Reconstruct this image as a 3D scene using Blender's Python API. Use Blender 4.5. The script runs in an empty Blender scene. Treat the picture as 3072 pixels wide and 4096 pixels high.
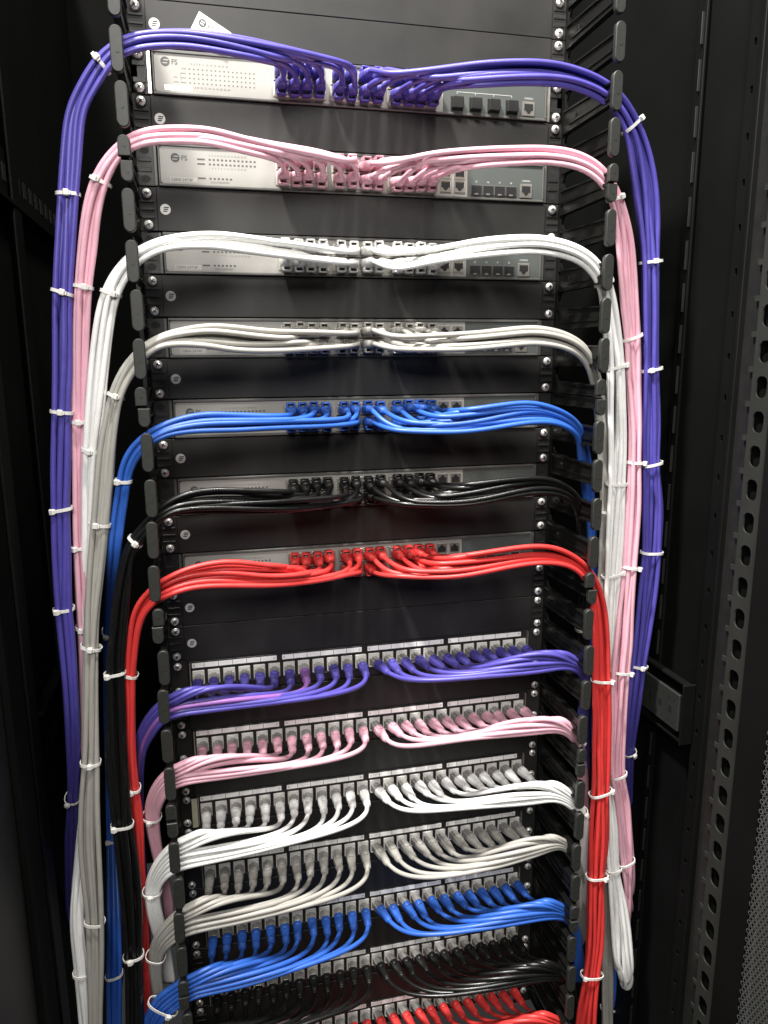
import bpy, math, random
import numpy as np
from mathutils import Vector, Matrix
random.seed(7)
S = bpy.context.scene
K = 0.001                      # everything below is written in millimetres
U = 44.45                      # one rack unit

# ------------------------------------------------------------------ camera
CAM = np.array([-191.53, -887.55, 358.93])
YAW, PIT, ROL, FPX = 0.237998, -0.205593, -0.0057059, 3023.9
Fw = np.array([math.sin(YAW)*math.cos(PIT), math.cos(YAW)*math.cos(PIT), math.sin(PIT)])
_r = np.array([math.cos(YAW), -math.sin(YAW), 0.0]); _u = np.cross(_r, Fw)
Rt = _r*math.cos(ROL)+_u*math.sin(ROL); Up = -_r*math.sin(ROL)+_u*math.cos(ROL)
cd = bpy.data.cameras.new('camera'); cam = bpy.data.objects.new('camera', cd)
S.collection.objects.link(cam)
M = Matrix(((Rt[0], Up[0], -Fw[0], CAM[0]*K), (Rt[1], Up[1], -Fw[1], CAM[1]*K), (Rt[2], Up[2], -Fw[2], CAM[2]*K), (0, 0, 0, 1)))
cam.matrix_world = M
cd.sensor_fit = 'VERTICAL'; cd.sensor_height = 36.0; cd.sensor_width = 27.0
cd.lens = 36.0*FPX/4096.0; cd.clip_start = 0.01; cd.clip_end = 50
S.camera = cam

# ------------------------------------------------------------------ light
w = bpy.data.worlds.new("World"); S.world = w; w.use_nodes = True
w.node_tree.nodes['Background'].inputs[0].default_value = (0.95, 1.0, 1.0, 1)
w.node_tree.nodes['Background'].inputs[1].default_value = 0.032
def lamp(name, loc, target, sx, sy, power, col, spread=180):
    l = bpy.data.lights.new(name, 'AREA'); l.shape = 'RECTANGLE'; l.size = sx; l.size_y = sy
    l.energy = power; l.color = col; l.spread = math.radians(spread)
    o = bpy.data.objects.new(name, l); S.collection.objects.link(o)
    o.location = loc
    o.rotation_euler = (Vector(target)-Vector(loc)).to_track_quat('-Z', 'Y').to_euler()
lamp('ceiling_lamp', (-0.62, -0.60, 2.05), (0, -0.05, 0.2), 0.15, 0.15, 106, (1.0, 0.975, 0.93))
lamp('ceiling_lamp', (0.10, -0.72, 2.10), (0, -0.05, 0.2), 0.22, 0.12, 44, (1.0, 0.97, 0.92))
lamp('fill_lamp', (-0.45, -1.75, 1.15), (0, 0, 0.25), 0.9, 0.5, 29, (1.0, 0.975, 0.94))  # added frontal fill for the panel faces, no known fixture
S.view_settings.view_transform = 'Standard'; S.view_settings.look = 'None'
S.view_settings.exposure = 0.0; S.view_settings.gamma = 1.0; S.view_settings.use_curve_mapping = False
S.render.engine = 'CYCLES'; S.cycles.use_denoising = True; S.cycles.max_bounces = 5

# ------------------------------------------------------------------ materials
def mat(name, col, rough=0.5, metal=0.0, spec=0.5, noise=0.0, nscale=300.0, bump=0.0, bscale=900.0, trans=0.0, coat=0.0, rvar=0.0):
    m = bpy.data.materials.new(name); m.use_nodes = True
    nt = m.node_tree; b = nt.nodes['Principled BSDF']
    b.inputs['Base Color'].default_value = (*col, 1); b.inputs['Roughness'].default_value = rough
    b.inputs['Metallic'].default_value = metal; b.inputs['Specular IOR Level'].default_value = spec
    b.inputs['Transmission Weight'].default_value = trans; b.inputs['Coat Weight'].default_value = coat
    tc = nt.nodes.new('ShaderNodeTexCoord')
    if noise or rvar:
        n = nt.nodes.new('ShaderNodeTexNoise'); n.inputs['Scale'].default_value = nscale; n.inputs['Detail'].default_value = 5
        nt.links.new(tc.outputs['Object'], n.inputs['Vector'])
        if noise:
            mr = nt.nodes.new('ShaderNodeMapRange'); mr.inputs['From Min'].default_value = 0.3; mr.inputs['From Max'].default_value = 0.7
            mr.inputs['To Min'].default_value = 1-noise; mr.inputs['To Max'].default_value = 1+noise
            nt.links.new(n.outputs['Fac'], mr.inputs['Value'])
            mx = nt.nodes.new('ShaderNodeVectorMath'); mx.operation = 'SCALE'; mx.inputs[0].default_value = col
            nt.links.new(mr.outputs[0], mx.inputs['Scale']); nt.links.new(mx.outputs[0], b.inputs['Base Color'])
        if rvar:
            m2 = nt.nodes.new('ShaderNodeMapRange'); m2.inputs['From Min'].default_value = 0.3; m2.inputs['From Max'].default_value = 0.7
            m2.inputs['To Min'].default_value = rough-rvar; m2.inputs['To Max'].default_value = rough+rvar
            nt.links.new(n.outputs['Fac'], m2.inputs['Value']); nt.links.new(m2.outputs[0], b.inputs['Roughness'])
    if bump:
        n2 = nt.nodes.new('ShaderNodeTexNoise'); n2.inputs['Scale'].default_value = bscale; n2.inputs['Detail'].default_value = 3
        nt.links.new(tc.outputs['Object'], n2.inputs['Vector'])
        bp = nt.nodes.new('ShaderNodeBump'); bp.inputs['Strength'].default_value = bump; bp.inputs['Distance'].default_value = 0.0004
        nt.links.new(n2.outputs['Fac'], bp.inputs['Height']); nt.links.new(bp.outputs[0], b.inputs['Normal'])
    return m
POWDER = mat('black_powder_coat', (0.0165, 0.0158, 0.0149), 0.5, spec=0.4, noise=0.22, nscale=14, bump=0.35, bscale=1600, rvar=0.07)
RAILM = mat('black_rail_paint', (0.013, 0.013, 0.0125), 0.42, noise=0.2, nscale=60, bump=0.25)
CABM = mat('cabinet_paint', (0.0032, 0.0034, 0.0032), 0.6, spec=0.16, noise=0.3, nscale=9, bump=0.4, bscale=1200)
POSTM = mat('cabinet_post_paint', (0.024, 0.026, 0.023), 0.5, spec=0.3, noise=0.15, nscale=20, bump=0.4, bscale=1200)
CAPM = mat('textured_cap_plastic_lit', (0.023, 0.024, 0.0215), 0.5, spec=0.4, noise=0.12, nscale=200, bump=0.4, bscale=2500)  # lighter than the arms: light on the caps put into the colour
DOORM = mat('door_mesh_steel', (0.12, 0.125, 0.12), 0.45, metal=0.3)
PLAST = mat('black_finger_plastic_shaded', (0.006, 0.006, 0.0056), 0.38, spec=0.3, noise=0.15, nscale=90, bump=0.3, bscale=1500)  # darker than the caps: shade on the arms put into the colour
DARK = mat('dark_void', (0.004, 0.004, 0.004), 0.7)
BACKM = mat('unlit_back_panel', (0.0022, 0.0022, 0.0022), 0.8, spec=0.05, noise=0.3, nscale=8)
FACE = mat('switch_face_grey', (0.295, 0.286, 0.262), 0.45, noise=0.05, nscale=25, bump=0.15, bscale=2000)
FACEL = mat('switch_label_grey', (0.40, 0.39, 0.36), 0.5)
FACE2 = mat('switch_face_dark', (0.075, 0.083, 0.078), 0.45, noise=0.05, nscale=25, bump=0.15, bscale=2000)
BEZEL = mat('switch_bezel', (0.09, 0.088, 0.082), 0.4, noise=0.08, nscale=40)
STEEL = mat('port_shield_steel', (0.58, 0.55, 0.5), 0.32, metal=0.85, noise=0.1, nscale=120)
CHROME = mat('screw_zinc', (0.88, 0.86, 0.82), 0.26, metal=0.5, noise=0.5, nscale=600, bump=1.0, bscale=500)
INK = mat('grey_ink', (0.065, 0.065, 0.062), 0.6)
INKL = mat('pale_ink', (0.62, 0.62, 0.60), 0.6)
LOGOW = mat('white_ink', (0.62, 0.62, 0.60), 0.5)
PAPER = mat('label_paper', (0.94, 0.93, 0.91), 0.4, noise=0.04, nscale=200)
JACK = mat('jack_plastic', (0.66, 0.645, 0.61), 0.4, noise=0.04, nscale=200)
CLEAR = mat('clear_connector', (0.36, 0.35, 0.33), 0.2, trans=0.3, noise=0.1, nscale=300)
CONTACT = mat('gold_contact', (0.62, 0.42, 0.14), 0.3, metal=1.0)
TIEM = mat('nylon_tie', (0.80, 0.78, 0.74), 0.32, noise=0.04, nscale=200)
TAPE = mat('cream_tape', (0.52, 0.50, 0.36), 0.6, noise=0.1, nscale=150)
CORD = {
 'purple': (0.080, 0.066, 0.34), 'pink': (0.76, 0.42, 0.505), 'white': (0.86, 0.86, 0.84), 'beige': (0.385, 0.372, 0.338),
 'blue': (0.030, 0.115, 0.48), 'black': (0.007, 0.007, 0.007), 'red': (0.66, 0.045, 0.042), 'mauve': (0.28, 0.12, 0.40)}
CM = {k: mat('cord_'+k, v, 0.40 if k != 'black' else 0.30, noise=0.06, nscale=60, bump=0.12, bscale=600, rvar=0.06) for k, v in CORD.items()}
BM = {k: mat('boot_'+k, tuple(c*0.92 for c in v), 0.45, noise=0.05, nscale=100, bump=0.2, bscale=700) for k, v in CORD.items()}

# ------------------------------------------------------------------ mesh helpers
class MB:
    def __init__(s): s.v = []; s.f = []; s.m = []; s.mats = []
    def mi(s, m):
        if m not in s.mats: s.mats.append(m)
        return s.mats.index(m)
    def add(s, vs, fs, m):
        o = len(s.v); s.v += [tuple(float(c) for c in p) for p in vs]; k = s.mi(m)
        for f in fs: s.f.append(tuple(i+o for i in f)); s.m.append(k)
    def box(s, x0, x1, y0, y1, z0, z1, m, c=0.0):
        """box, bevelled by c"""
        if c <= 0:
            vs = [(x, y, z) for x in (x0, x1) for y in (y0, y1) for z in (z0, z1)]
            s.add(vs, [(0, 1, 3, 2), (4, 6, 7, 5), (0, 4, 5, 1), (2, 3, 7, 6), (0, 2, 6, 4), (1, 5, 7, 3)], m); return
        lo = (x0, y0, z0); hi = (x1, y1, z1); vs = []; idx = {}
        for cx in (0, 1):
            for cy in (0, 1):
                for cz in (0, 1):
                    for ax in range(3):
                        p = [hi[i]-c if b else lo[i]+c for i, b in enumerate((cx, cy, cz))]
                        p[ax] = hi[ax] if (cx, cy, cz)[ax] else lo[ax]
                        idx[(cx, cy, cz, ax)] = len(vs); vs.append(tuple(p))
        fs = []
        for ax in range(3):
            for b in (0, 1):
                o = [i for i in range(3) if i != ax]; q = []
                for p, r in ((0, 0), (1, 0), (1, 1), (0, 1)):
                    t = [0, 0, 0]; t[ax] = b; t[o[0]] = p; t[o[1]] = r; q.append(idx[(*t, ax)])
                fs.append(tuple(q))
        for ax in range(3):
            o = [i for i in range(3) if i != ax]
            for p in (0, 1):
                for r in (0, 1):
                    t0 = [0, 0, 0]; t0[o[0]] = p; t0[o[1]] = r; t1 = list(t0); t1[ax] = 1
                    fs.append((idx[(*t0, o[0])], idx[(*t0, o[1])], idx[(*t1, o[1])], idx[(*t1, o[0])]))
        for cx in (0, 1):
            for cy in (0, 1):
                for cz in (0, 1): fs.append(tuple(idx[(cx, cy, cz, a)] for a in range(3)))
        s.add(vs, fs, m)
    def loops(s, rings, m, cap=True, closed=True):
        n = len(rings[0]); vs = [p for r in rings for p in r]; fs = []
        for i in range(len(rings)-1):
            for j in range(n if closed else n-1):
                a = i*n+j; b = i*n+(j+1) % n; fs.append((a, b, b+n, a+n))
        if cap: fs.append(tuple(range(n))); fs.append(tuple((len(rings)-1)*n+j for j in range(n)))
        s.add(vs, fs, m)
    def prism(s, poly, y0, y1, m):
        """polygon in (x, z) extruded along y"""
        s.loops([[(x, y0, z) for x, z in poly], [(x, y1, z) for x, z in poly]], m)
    def disc(s, x, z, r, y0, y1, m, n=20):
        s.prism([(x+r*math.cos(2*math.pi*i/n), z+r*math.sin(2*math.pi*i/n)) for i in range(n)], y0, y1, m)
    def mesh(s, name, smooth=None):
        me = bpy.data.meshes.new(name)
        me.from_pydata([(x*K, y*K, z*K) for x, y, z in s.v], [], s.f)
        for m in s.mats: me.materials.append(m)
        me.polygons.foreach_set('material_index', s.m)
        import bmesh
        bm = bmesh.new(); bm.from_mesh(me); bmesh.ops.recalc_face_normals(bm, faces=bm.faces); bm.to_mesh(me); bm.free()
        if smooth:
            me.polygons.foreach_set('use_smooth', [True]*len(me.polygons))
            if smooth is not True: me.set_sharp_from_angle(angle=math.radians(smooth))
        me.update(); return me
    def build(s, name, parent=None, smooth=None):
        return link(name, s.mesh(name, smooth), parent)
def link(name, data, parent=None, loc=None):
    o = bpy.data.objects.new(name, data); S.collection.objects.link(o)
    if parent is not None: o.parent = parent
    if loc is not None: o.location = [c*K for c in loc]
    return o
def tag(o, label=None, cat=None, group=None, kind=None):
    for k, v in (('label', label), ('category', cat), ('group', group), ('kind', kind)):
        if v: o[k] = v
    return o
def empty(name, loc, label, cat, group=None):
    o = link(name, None, None, loc); o.empty_display_size = 0.01
    return tag(o, label, cat, group)
TEXTS = []
def text(body, x, z, size, m, parent, y, bold=0.0, name='lettering', align='LEFT', rot=0.0):
    c = bpy.data.curves.new(name, 'FONT'); c.body = body; c.size = size*K; c.align_x = align; c.align_y = 'CENTER'
    c.offset = bold*K; c.extrude = 0.05*K; c.materials.append(m); c.resolution_u = 3
    TEXTS.append((c, name, parent, (x, y, z)))
def make_texts():
    tmp = [bpy.data.objects.new('lettering_source', t[0]) for t in TEXTS]
    for o in tmp: S.collection.objects.link(o)
    bpy.context.view_layer.update(); dg = bpy.context.evaluated_depsgraph_get()
    for o, (c, name, parent, loc) in zip(tmp, TEXTS):
        me = bpy.data.meshes.new_from_object(o.evaluated_get(dg)); me.name = name
        q = link(name, me, parent, loc); q.rotation_euler = (math.pi/2, 0, 0)
    for o in tmp: bpy.data.objects.remove(o)
ORD = ['first', 'second', 'third', 'fourth', 'fifth', 'sixth', 'seventh', 'eighth', 'ninth', 'tenth', 'eleventh', 'twelfth',
       'thirteenth', 'fourteenth', 'fifteenth', 'sixteenth', 'seventeenth', 'eighteenth', 'nineteenth', 'twentieth', 'twenty-first',
       'twenty-second', 'twenty-third', 'twenty-fourth']

# ------------------------------------------------------------------ cabinet shell
cab = empty('server_cabinet', (0, 300, -900), 'black steel server cabinet around the rack, with punched posts on both sides', 'cabinet')
def cabpart(mb, name, label=None, smooth=None):
    o = mb.build(name, None, smooth); o.parent = cab; o.location = Vector((0, -300*K, 900*K))
    if label: o['label'] = label
    return o
ZB, ZT = -900.0, 1150.0
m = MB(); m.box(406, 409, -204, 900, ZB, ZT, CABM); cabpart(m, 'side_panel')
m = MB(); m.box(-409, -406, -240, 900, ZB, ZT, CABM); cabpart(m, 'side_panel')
m = MB(); m.box(-409, 409, 900, 903, ZB, ZT, BACKM); cabpart(m, 'back_panel')
def punched(mb, X0, X1, ya, yb, za, zb, holes, mt, nseg=10):
    """plate facing x between X0 and X1, spanning y and z, with rounded holes (y, z, wy, hz): cut as one strip per hole"""
    cuts = sorted(holes, key=lambda h: h[1]); zc = za
    for i, (hy, hz, wy, hh) in enumerate(cuts):
        z0 = hz-hh/2-3; z1 = hz+hh/2+3
        if z0 > zc: mb.box(X0, X1, ya, yb, zc, z0, mt)
        r = min(wy, hh)/2*0.85; ring = []; n = 24
        for k in range(n):
            t = 2*math.pi*(k+0.5)/n; cx, sz = math.cos(t), math.sin(t)
            ring.append((hy+math.copysign(wy/2-r, cx)+r*cx, hz+math.copysign(hh/2-r, sz)+r*sz))
        out = []
        for (y, z) in ring:
            dy, dz = y-hy, z-hz
            sY = ((yb-hy) if dy > 0 else (hy-ya))/max(abs(dy), 1e-6); sZ = ((z1-hz) if dz > 0 else (hz-z0))/max(abs(dz), 1e-6)
            q = min(sY, sZ); out.append((hy+dy*q, hz+dz*q))
        # snap four nearest points to corners
        for cy in (ya, yb):
            for cz in (z0, z1):
                j = min(range(n), key=lambda k: abs(out[k][0]-cy)+abs(out[k][1]-cz)); out[j] = (cy, cz)
        for X in (X0, X1):
            mb.add([(X, y, z) for y, z in out]+[(X, y, z) for y, z in ring], [(k, (k+1) % n, n+(k+1) % n, n+k) for k in range(n)], mt)
        mb.add([(X0, y, z) for y, z in ring]+[(X1, y, z) for y, z in ring], [(k, (k+1) % n, n+(k+1) % n, n+k) for k in range(n)], mt)
        zc = z1
    mb.box(X0, X1, ya, yb, zc, zb, mt)
# right front post: a channel with a flange of large rounded holes
m = MB()
P0 = 247.0; PITCH = 37.5
punched(m, 398, 400, -200, -168, ZB, ZT, [(-183, P0+PITCH*k, 17, 23.5) for k in range(-28, 20)], POSTM)
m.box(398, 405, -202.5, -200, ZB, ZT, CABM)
cabpart(m, 'front_post')
m = MB()
for k in range(-28, 20):                                   # toothed inner edge of the post
    z = P0+PITCH*k
    m.box(398.5, 400, -168, -160, z-PITCH/2-3, z-PITCH/2+3, POSTM)
m.box(403, 405, -168, -142, ZB, ZT, RAILM)
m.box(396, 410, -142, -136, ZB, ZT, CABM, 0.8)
cabpart(m, 'post_edge')
m = MB()
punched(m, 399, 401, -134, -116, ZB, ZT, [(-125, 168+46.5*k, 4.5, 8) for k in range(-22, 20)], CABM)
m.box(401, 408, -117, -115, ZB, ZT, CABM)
cabpart(m, 'perforated_strip')
m = MB()
m.box(398, 401, -40, -24, ZB, ZT, CABM, 0.6)
for k in range(-18, 20):
    m.box(394.5, 398, -36.5, -35, k*50.0+8, k*50.0+42, RAILM, 0.3)
cabpart(m, 'inner_rail')
m = MB()                                                   # depth brace between the posts
punched(m, 392, 394, -116, -10, -130, -52, [(-70, -90, 0.1, 0.1)], CABM)
m.box(384, 394, -116, 20, -54, -50, CABM, 0.8); m.box(384, 394, -116, 20, -132, -128, CABM, 0.8)
m.box(380, 384, -112, 20, -116, -66, POSTM, 0.8)
for i in range(5): m.box(379.6, 380.2, -98+22*i, -92+22*i, -96, -87, DARK)
for i in range(9):
    for dz in (-76, -107): m.disc(0, 0, 0, 0, 0, DARK, 3) if False else m.box(379.6, 380.2, -104+12*i, -102+12*i, dz-1.2, dz+1.2, DARK)
m.box(380, 398, -119, -116, -132, -50, CABM, 0.8)
cabpart(m, 'cross_brace')
# door: perforated plate, opened towards the viewer
m = MB()
hx, hy = 400.0, -236.0; dxr, dyr = 0.16, -0.987          # direction of the open door
pz, pu = 6.0, 5.2
def dp(u, z, t=0.0): return (hx+dxr*u-dyr*t, hy+dyr*u+dxr*t, z)
z0d, z1d = -560.0, 120.0
for r in range(int((z1d-z0d)/pz)):
    zz = z0d+r*pz; off = pu/2 if r % 2 else 0
    for c in range(34):
        u0 = 4+c*pu+off
        q = [(u0, zz), (u0+pu, zz), (u0+pu, zz+pz), (u0, zz+pz)]
        n = 8; ring = [(u0+pu/2+1.75*math.cos(2*math.pi*(k+.5)/n), zz+pz/2+2.1*math.sin(2*math.pi*(k+.5)/n)) for k in range(n)]
        out = []
        for (a, b) in ring:
            da, db = a-(u0+pu/2), b-(zz+pz/2); t = min((pu/2)/max(abs(da), 1e-6), (pz/2)/max(abs(db), 1e-6)); out.append((u0+pu/2+da*t, zz+pz/2+db*t))
        for j, (ca, cb) in enumerate(((1, 1), (0, 1), (0, 0), (1, 0))):
            kk = min(range(n), key=lambda k: abs(out[k][0]-(u0+ca*pu))+abs(out[k][1]-(zz+cb*pz)))
        vs = [dp(a, b) for a, b in out]+[dp(a, b) for a, b in ring]
        m.add(vs, [(k, (k+1) % n, n+(k+1) % n, n+k) for k in range(n)], DOORM)
door = cabpart(m, 'mesh_door', 'perforated steel door swung open')
m = MB()
vs = [dp(u, z, t) for u in (-34, 4) for t in (0, 14) for z in (ZB, ZT)]
m.add(vs, [(0, 1, 3, 2), (4, 6, 7, 5), (0, 4, 5, 1), (2, 3, 7, 6), (0, 2, 6, 4), (1, 5, 7, 3)], CABM)
vs = [dp(u, z, t) for u in (4, 182) for t in (18, 20) for z in (ZB, ZT)]
m.add(vs, [(0, 1, 3, 2), (4, 6, 7, 5), (0, 4, 5, 1), (2, 3, 7, 6), (0, 2, 6, 4), (1, 5, 7, 3)], DARK)  # dark sheet added behind the mesh so its holes look shaded
vs = [dp(u, z, t) for u in (4, 182) for t in (-1, 2) for z in (z1d, ZT)]
m.add(vs, [(0, 1, 3, 2), (4, 6, 7, 5), (0, 4, 5, 1), (2, 3, 7, 6), (0, 2, 6, 4), (1, 5, 7, 3)], CABM)
cabpart(m, 'door_stile_and_backing')
# left side frame
m = MB()
m.box(-402, -398, -330, -62, ZB, ZT, RAILM, 0.8)
m.box(-398, -390, -120, -62, ZB, ZT, CABM, 1.5)
cabpart(m, 'front_post')
m = MB()
m.box(-400, -397, -20, 20, ZB, ZT, RAILM, 0.6)
m.box(-396, -393, 150, 190, ZB, ZT, CABM, 0.6)
cabpart(m, 'inner_rail')
m = MB()
m.box(-404, -400, 20, 620, 540, 600, CABM, 0.6); m.box(-400, -392, 20, 620, 536, 541, CABM, 0.6)
for i in range(14): m.box(-400.1, -399.5, 60+38*i, 78+38*i, 562, 582, DARK)
cabpart(m, 'cross_brace'); m = MB()
m.box(-404, -400, 20, 620, -140, -60, CABM, 0.6); m.box(-400, -390, 20, 620, -62, -57, CABM, 0.6)
cabpart(m, 'cross_brace')
# mounting rails with square holes, behind the panels
def rail(side):
    mb = MB(); xa, xb = (221, 250) if side > 0 else (-250, -221)
    mb.box(xa, xb, 3, 6, -13*U-20, 18.5*U, RAILM)
    for k in range(-13, 19):
        for dz in (6.35, 22.225, 38.1):
            z = k*U+dz
            mb.box(side*232.5-5.5, side*232.5+5.5, 2.4, 3.0, z-5.2, z+5.2, POSTM if False else RAILM, 0.25)
            mb.box(side*232.5-4.6, side*232.5+4.6, 2.2, 2.6, z-4.3, z+4.3, DARK)
    mb.box(side*246-2, side*246+2, 6, 60, -13*U-20, 18.5*U, RAILM)
    return cabpart(mb, 'mounting_rail')
rail(-1); rail(1)

# ------------------------------------------------------------------ screws (shared mesh)
def screw_mesh():
    mb = MB(); n = 20
    prof = [(4.7, 0.0), (4.9, -0.8), (4.5, -2.0), (3.4, -3.0), (1.8, -3.5), (0.01, -3.6)]
    rings = [[(r*math.cos(2*math.pi*i/n), y, r*math.sin(2*math.pi*i/n)) for i in range(n)] for r, y in prof]
    mb.loops(rings, CHROME, cap=False)
    mb.box(-2.4, 2.4, -3.75, -2.9, -0.55, 0.55, DARK); mb.box(-0.55, 0.55, -3.76, -2.91, -2.4, 2.4, DARK)
    wn = [[(r*math.cos(2*math.pi*i/n), y, r*math.sin(2*math.pi*i/n)) for i in range(n)] for r, y in ((6.4, 0.6), (6.4, -0.2), (4.6, -0.3))]
    mb.loops(wn, DARK, cap=False)
    return mb.mesh('screw', 40)
SCREW = screw_mesh()
def add_screws(parent, z0, which=None):
    """screws through the ears, at the upper and lower hole of the unit that starts at z0"""
    for sx in (-1, 1):
        for dz in (6.35, 38.1):
            if which and (sx, dz > 20) not in which: continue
            o = link('screw', SCREW, parent, (sx*232.5+random.uniform(-.3, .3), -2.6, dz+random.uniform(-.3, .3)))
            o.rotation_euler = (random.uniform(-.12, .12), random.uniform(0, 1.5), random.uniform(-.12, .12))
def ears(parent, h0, h1, mt, yf=-2.4, slots=True):
    for sx in (-1, 1):
        mb = MB()
        a, b = (221, 241) if sx > 0 else (-241, -221)
        mb.box(a, b, yf, 1.8, h0, h1, mt, 0.4)
        if slots:
            c = sx*232.5
            for z in (14.2, 22.2, 30.2):
                mb.box(c-7, c+7, yf-0.9, yf+0.1, z-1.1, z+1.1, RAILM, 0.3)
                mb.box(c-6.6, c+6.6, yf-0.25, yf+0.05, z-3.4, z-1.3, DARK)
        mb.build('panel_ear', parent)

# ------------------------------------------------------------------ blank panels with the round logo
def logo_round(mb, x, z, r, y, mt, hole):
    mb.disc(x, z, r, y, y+0.15, mt, 28)
    for (dx, dz, wd) in ((0.14, 0.36, 0.95), (0.02, 0.0, 0.85), (-0.10, -0.36, 0.75)):
        cx, cz, hw, hh = x+dx*r, z+dz*r, wd*r*0.5, r*0.10
        mb.prism([(cx-hw, cz-hh), (cx+hw, cz-hh), (cx+hw+hh*1.2, cz+hh), (cx-hw+hh*1.2, cz+hh)], y-0.08, y, hole)
def blank_panel(unit, label, logo=True):
    z0 = unit*U
    o = empty('blank_panel', (0, 0, z0), label, 'blank panel', 'blank panels of the rack')
    mb = MB(); mb.box(-223, 223, -4.2, -2.2, 0.35, U-0.35, POWDER, 0.5)
    mb.box(-223, 223, -2.2, 30, 0.35, 1.6, POWDER); mb.box(-223, 223, -2.2, 30, U-1.6, U-0.35, POWDER)
    mb.build('panel_plate', o)
    ears(o, 0.5, U-0.5, POWDER)
    if logo:
        l = MB(); logo_round(l, -214.5, 22.2, 5.4, -4.45, LOGOW, DARK); l.build('logo', o)
    add_screws(o, z0)
    return o
BL = {17: 'black blank panel at the very top edge of the photo', 16: 'black blank panel above the one carrying the white paper tag',
      15: 'black blank panel with round logo just above the purple-corded switch',
      13: 'black blank panel between the purple-corded and pink-corded switches', 11: 'black blank panel between the pink-corded and white-corded switches',
      9: 'black blank panel between the white-corded and beige-corded switches', 7: 'black blank panel between the beige-corded and blue-corded switches',
      5: 'black blank panel between the blue-corded and black-corded switches', 3: 'black blank panel between the black-corded and red-corded switches',
      1: 'black blank panel directly under the red-corded switch', 0: 'black blank panel directly above the purple-corded patch panel'}
for u_, lb in BL.items(): blank_panel(u_, lb, u_ < 16)
PCOL = ['purple', 'pink', 'white', 'beige', 'blue', 'black', 'red']
for i in range(6):
    blank_panel(-2-2*i, f'black blank panel between the {PCOL[i]}-corded and {PCOL[i+1]}-corded patch panels', False)

# ------------------------------------------------------------------ switches
COLX = [-88.5, -75, -61.5, -47.8, -27, -13, 1.5, 15.5, 36.5, 50.3, 64.2, 78]
ROWZ = (U/2+7.0, U/2-7.6)          # upper, lower port centres inside a unit
def tee(x, z, w2, h2, flip):
    """outline of a modular jack opening; the latch notch faces up unless flipped"""
    p = [(-w2, -h2), (w2, -h2), (w2, h2*0.45), (w2*0.55, h2*0.45), (w2*0.55, h2*0.8), (w2*0.28, h2*0.8), (w2*0.28, h2*1.1),
         (-w2*0.28, h2*1.1), (-w2*0.28, h2*0.8), (-w2*0.55, h2*0.8), (-w2*0.55, h2*0.45), (-w2, h2*0.45)]
    return [(x+a, z+(-b if flip else b)) for a, b in p]
def port_mesh(flip):
    mb = MB()
    for a in ((-6.7, -5.9, -6.6, 6.6), (5.9, 6.7, -6.6, 6.6), (-5.9, 5.9, 5.9, 6.6), (-5.9, 5.9, -6.6, -5.9)):
        mb.box(a[0], a[1], -0.9, 0, a[2], a[3], STEEL, 0.15)
    mb.box(-5.9, 5.9, -0.5, -0.1, -5.9, 5.9, STEEL)
    mb.prism(tee(0, 0, 5.2, 4.6, flip), -0.62, -0.5, DARK)
    for k in range(8): mb.box(-3.6+k*0.95, -3.2+k*0.95, -0.7, -0.62, (3.6 if flip else -4.5), (4.5 if flip else -3.6), CONTACT)
    return mb.mesh('port')
PORT_UP, PORT_DN = port_mesh(False), port_mesh(True)
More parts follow.
